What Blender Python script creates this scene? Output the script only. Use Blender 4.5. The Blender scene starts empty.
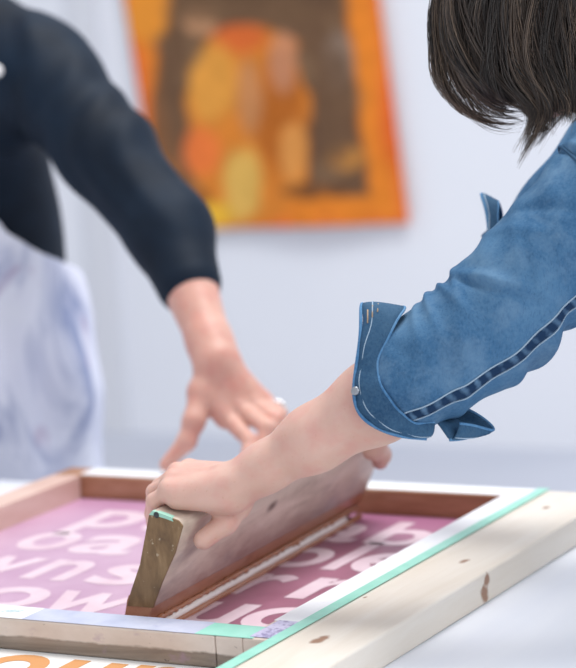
import bpy, bmesh, math, random
import numpy as np
from mathutils import Vector, Matrix
random.seed(7); RNG = np.random.default_rng(7)
SC = bpy.context.scene
COL = SC.collection
# ------------------------------------------------------------------ camera
FPX = 2505.64
CAM = np.array([1.3608, -2.3731, 0.8074])
PIT, YAW, ROLL = 0.1520, -0.5087, -0.0675
FW = np.array([math.sin(YAW)*math.cos(PIT), math.cos(YAW)*math.cos(PIT), -math.sin(PIT)])
_r = np.array([math.cos(YAW), -math.sin(YAW), 0.0]); _u = np.cross(_r, FW)
RT = math.cos(ROLL)*_r + math.sin(ROLL)*_u
UP = -math.sin(ROLL)*_r + math.cos(ROLL)*_u
cd = bpy.data.cameras.new('camera'); cam = bpy.data.objects.new('camera', cd); COL.objects.link(cam)
cam.matrix_world = Matrix(((RT[0], UP[0], -FW[0], CAM[0]), (RT[1], UP[1], -FW[1], CAM[1]), (RT[2], UP[2], -FW[2], CAM[2]), (0, 0, 0, 1)))
cd.sensor_fit = 'VERTICAL'; cd.sensor_height = 36.0; cd.sensor_width = 36.0; cd.lens = FPX*36/668
cd.dof.use_dof = True; cd.dof.focus_distance = 2.93; cd.dof.aperture_fstop = 3.7
cd.clip_end = 50
SC.camera = cam
# ------------------------------------------------------------------ light
wd = bpy.data.worlds.new('world'); SC.world = wd; wd.use_nodes = True
bg = wd.node_tree.nodes['Background']; bg.inputs[0].default_value = (0.92, 0.94, 1.0, 1); bg.inputs[1].default_value = 0.70
def area(name, loc, target, size, sy, power, color):
    l = bpy.data.lights.new(name, 'AREA'); l.shape = 'RECTANGLE'; l.size = size; l.size_y = sy; l.energy = power; l.color = color
    o = bpy.data.objects.new(name, l); COL.objects.link(o); o.location = loc
    o.rotation_euler = (Vector(target)-Vector(loc)).to_track_quat('-Z', 'Y').to_euler()
    return o
area('window_light', (0.05, 1.65, 4.6), (-0.15, 0.35, 0.0), 2.4, 2.0, 200, (1.0, 0.985, 0.97))
area('side_fill_light', (3.6, -1.2, 2.2), (-0.2, 0.5, 0.1), 2.2, 1.8, 52, (0.97, 0.98, 1.0))  # unseen fill lamp added at right front to brighten the squeegee side
SC.view_settings.view_transform = 'Standard'; SC.view_settings.look = 'None'
SC.view_settings.exposure = 0.15; SC.view_settings.gamma = 1.0; SC.view_settings.use_curve_mapping = False

# ------------------------------------------------------------------ helpers
def ray(x, y): return FW + (x-288)/FPX*RT - (y-334)/FPX*UP
def atd(x, y, d): return CAM + ray(x, y)*d
def aty(x, y, Y):
    v = ray(x, y); return CAM + v*((Y-CAM[1])/v[1])
def V(*a): return np.array(a, float)
def lerp(a, b, t): return a+(b-a)*t
def ss(a, b, x):
    t = np.clip((x-a)/(b-a), 0, 1); return t*t*(3-2*t)

def nd(nt, typ, **kw):
    n = nt.nodes.new(typ)
    for k, v in kw.items():
        if k in n.inputs: n.inputs[k].default_value = v
        else: setattr(n, k, v)
    return n
def mat(name, col=(.8, .8, .8), rough=.6, spec=.5, sss=0.0, metal=0.0):
    m = bpy.data.materials.new(name); m.use_nodes = True
    b = m.node_tree.nodes['Principled BSDF']
    b.inputs['Base Color'].default_value = (*col, 1); b.inputs['Roughness'].default_value = rough
    b.inputs['Specular IOR Level'].default_value = spec; b.inputs['Metallic'].default_value = metal
    if sss:
        b.inputs['Subsurface Weight'].default_value = sss
        b.inputs['Subsurface Radius'].default_value = (.012, .005, .003); b.inputs['Subsurface Scale'].default_value = 1.0
    return m
def ramp(nt, fac, stops):
    r = nt.nodes.new('ShaderNodeValToRGB'); e = r.color_ramp.elements
    while len(e) < len(stops): e.new(.5)
    for q, (p, c) in zip(e, stops): q.position = p; q.color = (*c, 1)
    nt.links.new(fac, r.inputs[0]); return r.outputs[0]
def noise(nt, scale=10, detail=4, rough=.55, stretch=(1, 1, 1), coord='Object', dist=0.0):
    tc = nt.nodes.new('ShaderNodeTexCoord'); mp = nt.nodes.new('ShaderNodeMapping'); mp.inputs['Scale'].default_value = stretch
    nt.links.new(tc.outputs[coord], mp.inputs[0])
    n = nd(nt, 'ShaderNodeTexNoise', Scale=scale, Detail=detail, Roughness=rough, Distortion=dist)
    nt.links.new(mp.outputs[0], n.inputs['Vector']); return n.outputs['Fac']
def mix(nt, fac, a, b, mode='MIX'):
    m = nt.nodes.new('ShaderNodeMix'); m.data_type = 'RGBA'; m.blend_type = mode
    for s, v in ((0, fac), (6, a), (7, b)):
        if isinstance(v, (int, float)): m.inputs[s].default_value = v
        elif isinstance(v, tuple): m.inputs[s].default_value = (*v, 1)
        else: nt.links.new(v, m.inputs[s])
    return m.outputs[2]
def setcol(m, c): m.node_tree.links.new(c, m.node_tree.nodes['Principled BSDF'].inputs['Base Color'])
def bump(m, h, strength=.3, dist=.002):
    nt = m.node_tree; b = nd(nt, 'ShaderNodeBump', Strength=strength, Distance=dist)
    nt.links.new(h, b.inputs['Height']); nt.links.new(b.outputs[0], nt.nodes['Principled BSDF'].inputs['Normal'])
def maprange(nt, v, a, b, c=0., d=1.):
    n = nd(nt, 'ShaderNodeMapRange'); n.inputs[1].default_value = a; n.inputs[2].default_value = b; n.inputs[3].default_value = c; n.inputs[4].default_value = d
    nt.links.new(v, n.inputs[0]); return n.outputs[0]
def sepz(nt, axis=2, coord='Object'):
    tc = nt.nodes.new('ShaderNodeTexCoord'); s = nt.nodes.new('ShaderNodeSeparateXYZ'); nt.links.new(tc.outputs[coord], s.inputs[0]); return s.outputs[axis]

def thing(name, label, cat, loc=(0, 0, 0), group=None):
    o = bpy.data.objects.new(name, None); COL.objects.link(o); o.location = loc; o.empty_display_size = .05
    o['label'] = label; o['category'] = cat
    if group: o['group'] = group
    return o
def wloc(o):
    v = Vector((0, 0, 0))
    while o: v += o.location; o = o.parent
    return np.array(v)
def obj(name, vf, m, parent=None, smooth=True, uv=None, label=None, loc=None):
    v, f = vf
    base = wloc(parent) if parent else np.zeros(3)
    o_loc = np.array(loc, float)-base if loc is not None else np.zeros(3)
    v = np.asarray(v, float)-base-o_loc
    me = bpy.data.meshes.new(name); me.from_pydata(v.tolist(), [], [list(map(int, q)) for q in f]); me.update()
    if m: me.materials.append(m)
    if smooth: me.polygons.foreach_set('use_smooth', [True]*len(me.polygons))
    if uv is not None:
        l = me.uv_layers.new(name='UVMap'); idx = np.zeros(len(me.loops), int); me.loops.foreach_get('vertex_index', idx)
        l.data.foreach_set('uv', np.asarray(uv, float)[idx].ravel())
    o = bpy.data.objects.new(name, me); COL.objects.link(o)
    if parent: o.parent = parent
    o.location = o_loc
    if label: o['label'] = label
    return o
def struct(name, vf, m, smooth=False):
    o = obj(name, vf, m, None, smooth); o['kind'] = 'structure'; return o
def join(*parts):
    vs, fs, n = [], [], 0
    for v, f in parts:
        v = np.asarray(v, float); vs.append(v); fs += [[i+n for i in q] for q in f]; n += len(v)
    return np.concatenate(vs), fs
BF = [(0, 3, 2, 1), (4, 5, 6, 7), (0, 1, 5, 4), (1, 2, 6, 5), (2, 3, 7, 6), (3, 0, 4, 7)]
def box(x0, x1, y0, y1, z0, z1):
    return V((x0, y0, z0), (x1, y0, z0), (x1, y1, z0), (x0, y1, z0), (x0, y0, z1), (x1, y0, z1), (x1, y1, z1), (x0, y1, z1)), BF
def bevel(o, w=.002, seg=2):
    b = o.modifiers.new('bevel', 'BEVEL'); b.width = w; b.segments = seg; b.limit_method = 'ANGLE'; return o
def prism(poly, y0, y1):                 # poly in (x,z), extruded along y with the x drift of the squeegee
    n = len(poly); v = [(x-DRIFT*(y0-YN), y0, z) for x, z in poly]+[(x-DRIFT*(y1-YN), y1, z) for x, z in poly]
    f = [list(range(n)), list(range(2*n-1, n-1, -1))]+[[i, i+n, (i+1) % n+n, (i+1) % n] for i in range(n)]
    return np.array(v), f
def tube(pts, rad, n=8, caps=True):
    pts = np.asarray(pts, float); k = len(pts); rad = np.broadcast_to(rad, (k,))
    t = np.gradient(pts, axis=0); t /= np.linalg.norm(t, axis=1)[:, None]+1e-12
    ref = V(0, 0, 1) if abs(t[0][2]) < .9 else V(1, 0, 0)
    nn = np.zeros_like(pts); a = np.cross(ref, t[0]); a /= np.linalg.norm(a)
    for i in range(k):
        a = a-t[i]*(a@t[i]); a /= np.linalg.norm(a)+1e-12; nn[i] = a
    bb = np.cross(t, nn); th = np.arange(n)*2*math.pi/n
    v = pts[:, None]+rad[:, None, None]*(np.cos(th)[None, :, None]*nn[:, None]+np.sin(th)[None, :, None]*bb[:, None])
    f = [[i*n+j, i*n+(j+1) % n, (i+1)*n+(j+1) % n, (i+1)*n+j] for i in range(k-1) for j in range(n)]
    if caps: f += [list(range(n-1, -1, -1)), list(range((k-1)*n, k*n))]
    return v.reshape(-1, 3), f
def spline(pts, n):
    p = np.asarray(pts, float); p = np.vstack([2*p[0]-p[1], p, 2*p[-1]-p[-2]]); m = len(p)-3
    out = []
    for u in np.linspace(0, m-1e-9, n):
        i = int(u); t = u-i; a, b, c, d = p[i:i+4]
        out.append(.5*((2*b)+(-a+c)*t+(2*a-5*b+4*c-d)*t*t+(-a+3*b-3*c+d)*t**3))
    return np.array(out)
def disc(c, nrm, r, h, n=16):
    nrm = np.asarray(nrm, float)/np.linalg.norm(nrm); c = np.asarray(c, float)
    return tube([c, c+nrm*h*.6, c+nrm*h], [r, r, r*.8], n)

class Field:                              # smooth-union distance field, polygonised by surface nets
    def __init__(s, lo, hi, h):
        s.h = h; s.lo = np.asarray(lo, float); n = np.ceil((np.asarray(hi)-s.lo)/h).astype(int)+1
        s.F = np.full(n, 1.0); s.ax = [s.lo[i]+h*np.arange(n[i]) for i in range(3)]
    def _sub(s, lo, hi):
        i0 = [max(0, int((lo[i]-s.lo[i])/s.h)) for i in range(3)]; i1 = [min(s.F.shape[i], int((hi[i]-s.lo[i])/s.h)+2) for i in range(3)]
        if any(a >= b for a, b in zip(i0, i1)): return None
        sl = tuple(slice(a, b) for a, b in zip(i0, i1))
        return sl, np.stack(np.meshgrid(*[s.ax[i][sl[i]] for i in range(3)], indexing='ij'), -1)
    def _put(s, sl, d, k):
        a = s.F[sl]
        if k <= 0: s.F[sl] = np.minimum(a, d); return
        hh = np.clip(.5+.5*(a-d)/k, 0, 1); s.F[sl] = a*(1-hh)+d*hh-k*hh*(1-hh)
    def cap(s, a, b, ra, rb=None, k=.01):
        rb = ra if rb is None else rb; a = np.asarray(a, float); b = np.asarray(b, float); m = max(ra, rb)+k+4*s.h
        q = s._sub(np.minimum(a, b)-m, np.maximum(a, b)+m)
        if q is None: return
        sl, P = q; ba = b-a; t = np.clip(((P-a)@ba)/(ba@ba+1e-12), 0, 1)
        s._put(sl, np.linalg.norm(P-a-t[..., None]*ba, axis=-1)-(ra+(rb-ra)*t), k)
    def chain(s, pts, rad, k=.01):
        for i in range(len(pts)-1): s.cap(pts[i], pts[i+1], rad[i], rad[i+1], k)
    def ell(s, c, r, ax=None, k=.01):
        c = np.asarray(c, float); r = np.asarray(r, float); m = r.max()+k+4*s.h
        q = s._sub(c-m, c+m)
        if q is None: return
        sl, P = q; P = P-c
        if ax is not None: P = P@np.asarray(ax, float).T
        k0 = np.linalg.norm(P/r, axis=-1); k1 = np.linalg.norm(P/r**2, axis=-1)+1e-9
        s._put(sl, k0*(k0-1)/k1, k)
    def cut(s, p, n):                     # remove the half-space on the side of n
        P = np.stack(np.meshgrid(*s.ax, indexing='ij'), -1); n = np.asarray(n, float)/np.linalg.norm(n)
        s.F = np.maximum(s.F, (P-np.asarray(p))@n)
    def wave(s, fn):
        P = np.stack(np.meshgrid(*s.ax, indexing='ij'), -1); s.F = s.F+fn(P)
    def mesh(s):
        F = s.F; ins = F < 0; C = [slice(0, -1), slice(1, None)]
        corner = {(a, b, c): (ins[C[a], C[b], C[c]], F[C[a], C[b], C[c]]) for a in (0, 1) for b in (0, 1) for c in (0, 1)}
        cnt = sum(v[0].astype(np.int8) for v in corner.values()); act = (cnt > 0) & (cnt < 8); idx = np.argwhere(act)
        acc = np.zeros((len(idx), 3)); num = np.zeros(len(idx))
        for ax in range(3):
            o = [i for i in range(3) if i != ax]
            for a in (0, 1):
                for b in (0, 1):
                    k0 = [0, 0, 0]; k0[o[0]] = a; k0[o[1]] = b; k1 = list(k0); k1[ax] = 1
                    f0 = corner[tuple(k0)][1][act]; f1 = corner[tuple(k1)][1][act]; x = (f0 < 0) != (f1 < 0)
                    t = np.where(x, f0/(f0-f1+1e-20), 0); p = np.zeros((len(idx), 3)); p[:, o[0]] = a; p[:, o[1]] = b; p[:, ax] = t
                    acc[x] += p[x]; num[x] += 1
        vid = np.full(act.shape, -1, int); vid[act] = np.arange(len(idx))
        v = s.lo+s.h*(idx+acc/num[:, None]); faces = []
        for ax in range(3):
            o = [(ax+1) % 3, (ax+2) % 3]
            s0 = [slice(None)]*3; s1 = [slice(None)]*3; s0[ax] = slice(0, -1); s1[ax] = slice(1, None)
            e = np.argwhere(ins[tuple(s0)] != ins[tuple(s1)])
            e = e[(e[:, o[0]] > 0) & (e[:, o[1]] > 0) & (e[:, o[0]] < F.shape[o[0]]-1) & (e[:, o[1]] < F.shape[o[1]]-1)]
            if not len(e): continue
            q = []
            for da, db in ((1, 1), (0, 1), (0, 0), (1, 0)):
                g = e.copy(); g[:, o[0]] -= da; g[:, o[1]] -= db; q.append(vid[g[:, 0], g[:, 1], g[:, 2]])
            q = np.stack(q, 1); fl = ins[e[:, 0], e[:, 1], e[:, 2]]; q[~fl] = q[~fl][:, ::-1]; faces.append(q)
        return v, np.concatenate(faces).tolist()

def text_mesh(s, size, sx=1.0, bold=.02):
    c = bpy.data.curves.new('t', 'FONT'); c.body = s; c.size = size; c.offset = bold*size; c.resolution_u = 6
    o = bpy.data.objects.new('t', c); COL.objects.link(o); bpy.context.view_layer.update()
    me = o.evaluated_get(bpy.context.evaluated_depsgraph_get()).to_mesh()
    v = np.array([w.co[:] for w in me.vertices]); f = [list(p.vertices) for p in me.polygons]
    o.to_mesh_clear(); bpy.data.objects.remove(o); bpy.data.curves.remove(c)
    v[:, 0] -= v[:, 0].min(); v[:, 0] *= sx
    return v, f
def letters(items, z):                    # items: text, x0, x1, baseline y, glyph size
    out = []
    for s, x0, x1, y, size in items:
        v, f = text_mesh(s, size); v = v.copy(); v[:, 0] = x0+v[:, 0]/v[:, 0].max()*(x1-x0); v[:, 1] += y; v[:, 2] = z; out.append((v, f))
    return join(*out)

# ------------------------------------------------------------------ materials
def wood(name, stops, stretch, scale=9, rough=.6, knots=None, knotcol=(.25, .11, .05), bumpy=.2):
    m = mat(name, rough=rough); nt = m.node_tree
    c = ramp(nt, noise(nt, scale, 6, .6, stretch, dist=.6), stops)
    fine = noise(nt, scale*6, 5, .7, stretch)
    c = mix(nt, maprange(nt, fine, .35, .75, 0, .35), c, stops[0][1])
    for (p, r) in knots or []:
        tc = nt.nodes.new('ShaderNodeTexCoord'); mp = nt.nodes.new('ShaderNodeMapping')
        mp.inputs['Location'].default_value = [-a/b for a, b in zip(p, r)]; mp.inputs['Scale'].default_value = [1/b for b in r]
        nt.links.new(tc.outputs['Object'], mp.inputs[0]); ln = nd(nt, 'ShaderNodeVectorMath', operation='LENGTH'); nt.links.new(mp.outputs[0], ln.inputs[0])
        w = nd(nt, 'ShaderNodeMath', operation='ADD'); nt.links.new(ln.outputs['Value'], w.inputs[0])
        nt.links.new(maprange(nt, noise(nt, 60, 3), .3, .7, -.35, .35), w.inputs[1])
        c = mix(nt, maprange(nt, w.outputs[0], .55, 1.15, .9, 0), c, knotcol)
    setcol(m, c); bump(m, fine, bumpy, .001); return m
M = {}
M['wall'] = mat('wall_paint', (.80, .82, .87), .85, .2); nt = M['wall'].node_tree
setcol(M['wall'], ramp(nt, noise(nt, .8, 3), [(.3, (.78, .80, .855)), (.7, (.83, .85, .895))]))
M['trim'] = mat('trim_paint', (.70, .715, .76), .8, .2)
M['floor'] = mat('floor_paint', (.50, .53, .61), .6, .3); nt = M['floor'].node_tree
setcol(M['floor'], ramp(nt, noise(nt, 1.5, 4), [(.3, (.47, .50, .58)), (.7, (.54, .57, .65))]))
M['table'] = mat('white_laminate', (.80, .82, .87), .45, .4); nt = M['table'].node_tree
setcol(M['table'], ramp(nt, noise(nt, 6, 5, .6, (1, .15, 1)), [(.3, (.74, .77, .84)), (.7, (.84, .86, .90))]))
M['table_leg'] = mat('table_leg_paint', (.45, .47, .5), .5)
M['board'] = wood('pine_board', [(.25, (.64, .565, .47)), (.55, (.73, .68, .61)), (.8, (.78, .75, .70))], (1.2, .12, 1.2), 14, .55,
                  [((.060, .186, .012), (.010, .010, .012)), ((.060, .196, .028), (.004, .008, .008)), ((.001, -.130, .0395), (.008, .016, .006)), ((.012, .234, .0395), (.006, .012, .006)), ((-.032, .047, .0395), (.003, .005, .005)), ((-.001, .53, .0395), (.005, .008, .006))])
# frame timber: pale painted upper band, bare grey wood below
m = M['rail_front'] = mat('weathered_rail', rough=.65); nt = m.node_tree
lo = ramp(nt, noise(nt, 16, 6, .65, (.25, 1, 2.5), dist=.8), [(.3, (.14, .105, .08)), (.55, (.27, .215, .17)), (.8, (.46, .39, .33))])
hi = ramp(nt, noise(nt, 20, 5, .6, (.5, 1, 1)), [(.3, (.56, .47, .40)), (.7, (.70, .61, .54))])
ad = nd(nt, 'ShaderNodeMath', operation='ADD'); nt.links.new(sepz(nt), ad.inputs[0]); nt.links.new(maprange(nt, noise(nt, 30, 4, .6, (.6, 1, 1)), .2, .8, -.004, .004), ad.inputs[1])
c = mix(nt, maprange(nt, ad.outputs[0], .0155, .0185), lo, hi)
c = mix(nt, maprange(nt, noise(nt, 28, 3, .6, (1, 1, 1.4)), .60, .70, 0, .45), c, (.36, .24, .34))
c = mix(nt, maprange(nt, noise(nt, 95, 2), .70, .74, 0, .8), c, (.10, .07, .06)); setcol(m, c)
M['rail_inner'] = wood('ink_stained_rail', [(.3, (.28, .125, .060)), (.5, (.44, .225, .125)), (.75, (.56, .36, .25))], (.5, .5, 2.6), 9, .5)
nt = M['rail_inner'].node_tree
M['rail_pink'] = wood('pink_stained_rail', [(.3, (.52, .33, .27)), (.5, (.66, .46, .39)), (.75, (.74, .57, .50))], (.6, .4, 1.5), 9, .5)
def tapemat(name, a, b, spots=None):
    m = mat(name, a, .42, .5); nt = m.node_tree
    c = ramp(nt, noise(nt, 22, 4, .6), [(.3, a), (.7, b)])
    if spots: c = mix(nt, maprange(nt, noise(nt, spots[0], 4, .65), spots[1], spots[1]+.10, 0, spots[3]), c, spots[2])
    setcol(m, c); return m
M['tape_green'] = tapemat('turquoise_tape', (.25, .62, .50), (.36, .71, .60), (45, .70, (.05, .12, .12), .8))
M['tape_white'] = tapemat('white_tape', (.80, .83, .87), (.86, .88, .91), (60, .66, (.50, .50, .66), .5))
M['tape_blue'] = tapemat('bluish_tape', (.43, .47, .62), (.58, .61, .73), (50, .62, (.40, .40, .60), .5))
M['tape_smudged'] = tapemat('ink_smudged_tape', (.42, .40, .62), (.66, .64, .80), (160, .5, (.16, .13, .30), .7))
# ink-coated screen mesh; grazing sheen left of the squeegee is painted as paler colour
m = M['mesh'] = mat('ink_coated_mesh', rough=.38, spec=.5); nt = m.node_tree
dirt = noise(nt, 7, 4, .6)
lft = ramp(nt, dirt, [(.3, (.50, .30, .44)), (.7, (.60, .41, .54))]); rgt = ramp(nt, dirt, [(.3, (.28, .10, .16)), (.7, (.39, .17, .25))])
ax = sepz(nt, 0); ay = sepz(nt, 1)
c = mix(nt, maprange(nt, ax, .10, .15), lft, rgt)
c = mix(nt, maprange(nt, ay, .12, .34, 0, .5), c, (.50, .20, .40)); setcol(m, c)
m = M['stencil'] = mat('stencil_letters', rough=.4); nt = m.node_tree
setcol(m, ramp(nt, noise(nt, 12, 4, .6), [(.3, (.70, .52, .60)), (.7, (.80, .66, .73))]))
M['paper'] = mat('white_paper', (.78, .77, .75), .8, .2)
M['print_ink'] = mat('orange_print', (.62, .30, .12), .6, .3)
# squeegee
m = M['sq_wood'] = mat('squeegee_wood', rough=.5); nt = m.node_tree
c = ramp(nt, noise(nt, 13, 6, .65, (1, .35, 1.2), dist=.7), [(.25, (.34, .26, .20)), (.5, (.64, .53, .44)), (.75, (.80, .70, .61))])
ad = nd(nt, 'ShaderNodeMath', operation='ADD'); nt.links.new(sepz(nt), ad.inputs[0]); nt.links.new(maprange(nt, noise(nt, 11, 5, .65, (1, .4, 1)), .2, .8, -.035, .035), ad.inputs[1])
c = mix(nt, maprange(nt, ad.outputs[0], .045, .085, .8, 0), c, (.25, .13, .11))
c = mix(nt, maprange(nt, noise(nt, 9, 4, .6, (1, .5, 1)), .56, .68, 0, .4), c, (.20, .15, .18))
tc = nt.nodes.new('ShaderNodeTexCoord'); mp = nt.nodes.new('ShaderNodeMapping'); KN = (.053, -.052, .101); KR = (.03, .017, .009)
mp.inputs['Location'].default_value = [-a/b for a, b in zip(KN, KR)]; mp.inputs['Scale'].default_value = [1/b for b in KR]
nt.links.new(tc.outputs['Object'], mp.inputs[0]); ln = nd(nt, 'ShaderNodeVectorMath', operation='LENGTH'); nt.links.new(mp.outputs[0], ln.inputs[0])
c = mix(nt, maprange(nt, ln.outputs['Value'], .4, 1.1, .85, 0), c, (.09, .05, .04)); setcol(m, c); bump(m, noise(nt, 60, 5, .7, (1, .3, 1)), .25, .001)
m = M['sq_end'] = mat('squeegee_end_grain', rough=.5); nt = m.node_tree
c = ramp(nt, noise(nt, 40, 5, .65, (1.4, 1, .5), dist=.5), [(.25, (.085, .045, .018)), (.5, (.19, .11, .046)), (.8, (.31, .20, .10))])
c = mix(nt, maprange(nt, noise(nt, 150, 3), .66, .72, 0, .7), c, (.50, .42, .30)); setcol(m, c)
M['blade'] = wood('ink_coated_blade', [(.3, (.24, .085, .045)), (.5, (.38, .17, .095)), (.8, (.48, .26, .17))], (1, .4, 1), 20, .3)
M['ink_brown'] = mat('brown_ink', (.40, .17, .09), .22, .6)
M['blade_highlight'] = mat('painted_highlight', (.86, .80, .76), .25, .6)  # cream colour standing in for the gloss highlight on the ink
M['paint_turq'] = mat('turquoise_paint', (.33, .62, .50), .5)
M['dark'] = mat('dark_nail', (.03, .035, .04), .5)
# skin
def skinmat(name, a, b, red):
    m = mat(name, a, .48, .4, sss=.25); nt = m.node_tree
    c = ramp(nt, noise(nt, 14, 5, .6), [(.3, a), (.7, b)])
    c = mix(nt, maprange(nt, noise(nt, 36, 3, .5), .48, .70, 0, .45), c, red)
    c = mix(nt, maprange(nt, noise(nt, 210, 2), .66, .74, 0, .22), c, (.45, .22, .13)); setcol(m, c)
    bump(m, noise(nt, 320, 4, .7), .12, .0008); return m
M['skin'] = skinmat('fair_skin', (.62, .375, .305), (.69, .455, .385), (.64, .285, .25))
M['skin_far'] = skinmat('rosy_skin', (.60, .32, .255), (.68, .41, .335), (.60, .23, .19))
def denim(name, k=1.0, wear=1.0):
    m = mat(name, rough=.8, spec=.15); nt = m.node_tree
    c = ramp(nt, noise(nt, 9, 5, .6), [(.28, (.034*k, .115*k, .255*k)), (.5, (.060*k, .175*k, .345*k)), (.72, (.115*k, .265*k, .455*k))])
    c = mix(nt, maprange(nt, noise(nt, 260, 3, .7), .35, .7, 0, .40), c, (.16*k, .32*k, .50*k))
    c = mix(nt, maprange(nt, noise(nt, 420, 2, .6, (1, 2.5, .4)), .5, .75, 0, .45), c, (.022*k, .07*k, .17*k)); 
    if wear: c = mix(nt, maprange(nt, noise(nt, 24, 5, .65, (1, 1, 1), dist=.3), .46, .82, 0, .36*wear), c, (.25*k, .41*k, .58*k))
    setcol(m, c); bump(m, noise(nt, 420, 2, .6, (1, 2.5, .4)), .25, .0008); return m
M['denim'] = denim('blue_denim', .77, 1.9); M['denim_dark'] = denim('dark_denim', .50, .4); M['denim_pale'] = denim('pale_denim_edge', 1.1)
m = M['seam'] = mat('denim_seam', rough=.8, spec=.1); nt = m.node_tree
uvn = nt.nodes.new('ShaderNodeUVMap'); sx = nt.nodes.new('ShaderNodeSeparateXYZ'); nt.links.new(uvn.outputs[0], sx.inputs[0])
wv = nd(nt, 'ShaderNodeMath', operation='SINE'); mu = nd(nt, 'ShaderNodeMath', operation='MULTIPLY'); mu.inputs[1].default_value = 2*math.pi/.0145
nt.links.new(sx.outputs[0], mu.inputs[0]); nt.links.new(mu.outputs[0], wv.inputs[0])
ad = nd(nt, 'ShaderNodeMath', operation='ADD'); nt.links.new(wv.outputs[0], ad.inputs[0]); nt.links.new(maprange(nt, noise(nt, 70, 3), .2, .8, -1.6, 1.6), ad.inputs[1])
c = mix(nt, maprange(nt, ad.outputs[0], -.2, 1.6), (.014, .038, .09), (.10, .19, .31)); setcol(m, c)
M['stitch'] = mat('pale_stitching', (.36, .48, .60), .7); M['stitch_tan'] = mat('tan_stitching', (.42, .30, .20), .7)
M['metal'] = mat('grey_metal', (.35, .38, .42), .35, .5, metal=.9)
m = M['hair'] = mat('brown_hair', rough=.36, spec=.55); nt = m.node_tree
oi = nt.nodes.new('ShaderNodeUVMap'); sx = nt.nodes.new('ShaderNodeSeparateXYZ'); nt.links.new(oi.outputs[0], sx.inputs[0])
setcol(m, ramp(nt, sx.outputs[0], [(0, (.012, .009, .008)), (.5, (.040, .027, .021)), (.8, (.105, .072, .052)), (1, (.24, .165, .11))]))
M['hair_cap'] = mat('dark_hair', (.020, .014, .012), .5, .4)
m = M['black'] = mat('navy_black_jersey', rough=.65, spec=.2); nt = m.node_tree
c = ramp(nt, noise(nt, 7, 4), [(.3, (.002, .006, .014)), (.7, (.006, .017, .036))]); setcol(m, c)
m = M['apron'] = mat('stained_apron', rough=.8, spec=.2); nt = m.node_tree
c = ramp(nt, noise(nt, 5, 4), [(.3, (.68, .70, .84)), (.7, (.76, .79, .89))])
c = mix(nt, maprange(nt, noise(nt, 6.5, 4, .6, (1, 1, .45), dist=.8), .50, .64, 0, .85), c, (.22, .27, .46))
c = mix(nt, maprange(nt, noise(nt, 8.3, 3, .5, (1.2, 1, .7), dist=.4), .63, .69, 0, .6), c, (.33, .18, .34)); setcol(m, c)
M['trousers'] = mat('dark_trousers', (.03, .035, .05), .8); M['shoe'] = mat('shoe_leather', (.05, .04, .035), .5)
M['eye'] = mat('eye_white', (.8, .78, .75), .2); M['white_plastic'] = mat('white_plastic', (.85, .85, .86), .35); M['silver'] = mat('pale_silver', (.85, .85, .85), .25, .5, metal=.7)

# ------------------------------------------------------------------ the room
YW = 4.55; ZF = -0.75
struct('floor', box(-7.5, 4.5, -3.6, YW, ZF-.05, ZF), M['floor'])
struct('wall_back', box(-7.5, 4.5, YW, YW+.1, ZF, 2.6), M['wall'])
p0 = aty(88, 250, YW-.03); p1 = aty(112, 250, YW-.03)
struct('trim_1', join(box(p0[0], p1[0], YW-.03, YW, ZF, 2.6), box(p0[0]-.42, p0[0]-.36, YW-.02, YW, ZF, 2.6)), M['trim'])

# poster: a printed cloth hung on the back wall
nx, ny = 110, 130
q = [aty(114, -70, YW-.02), aty(372, -70, YW-.02), aty(411, 223, YW-.02), aty(166, 230, YW-.02)]
U, W_ = np.meshgrid(np.linspace(0, 1, nx), np.linspace(0, 1, ny))      # W_ down
P = ((1-U)*(1-W_))[..., None]*q[0]+(U*(1-W_))[..., None]*q[1]+(U*W_)[..., None]*q[2]+((1-U)*W_)[..., None]*q[3]
P[..., 1] += -.012-.010*np.sin(U*9+W_*2)*W_-.012*W_**2
def vnoise(u, v, f, seed):
    g = np.random.default_rng(seed).random((f+3, f+3)); x = np.clip(u, 0, 1)*f; y = np.clip(v, 0, 1)*f; i = x.astype(int); j = y.astype(int); a = x-i; b = y-j; a = a*a*(3-2*a); b = b*b*(3-2*b)
    return (g[i, j]*(1-a)+g[i+1, j]*a)*(1-b)+(g[i, j+1]*(1-a)+g[i+1, j+1]*a)*b
px = lerp(lerp(114, 372, U), lerp(166, 411, U), W_); py = lerp(-70, 226, W_)
def lin(r, g, b): return np.array([((k/255+.055)/1.055)**2.4 if k > 10 else k/3294 for k in (r, g, b)])
colr = np.zeros((ny, nx, 3))+lin(112, 84, 62)
def lay(mask, c, a=1.0):
    global colr
    k = (np.clip(mask, 0, 1)*a)[..., None]; colr = colr*(1-k)+c*k
n1 = vnoise(U, W_, 9, 1); n2 = vnoise(U, W_, 16, 2); n3 = vnoise(U, W_, 30, 3)
lay(ss(.5, .75, n1), lin(90, 66, 52), .6); lay(ss(.6, .8, n2), lin(138, 108, 80), .6)
def blob(cx, cy, rx, ry, soft=.35): 
    return 1-ss(1-soft, 1+soft*.4, np.sqrt(((px-cx)/rx)**2+((py-cy)/ry)**2)+.22*(n2-.5))
def edge(u0, u1, v0): return np.maximum.reduce([1-ss(u0-.02, u0+.03, U+.05*(n1-.5)), ss(u1-.03, u1+.02, U+.05*(n1-.5)), ss(v0-.03, v0+.02, W_+.05*(n2-.5))])
lay(edge(.085, .885, .90), lin(232, 134, 44)); lay(edge(.03, .97, .985), lin(236, 110, 56), .8)
lay(blob(150, 10, 26, 34), lin(236, 150, 54)); lay(blob(206, 20, 20, 15), lin(202, 150, 110), .8)
lay(blob(396, 120, 14, 60), lin(226, 96, 40), .6)
arch = np.maximum(blob(254, 104, 62, 84, .12), blob(256, 160, 62, 78, .15)); lay(arch, lin(220, 132, 50))
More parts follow.
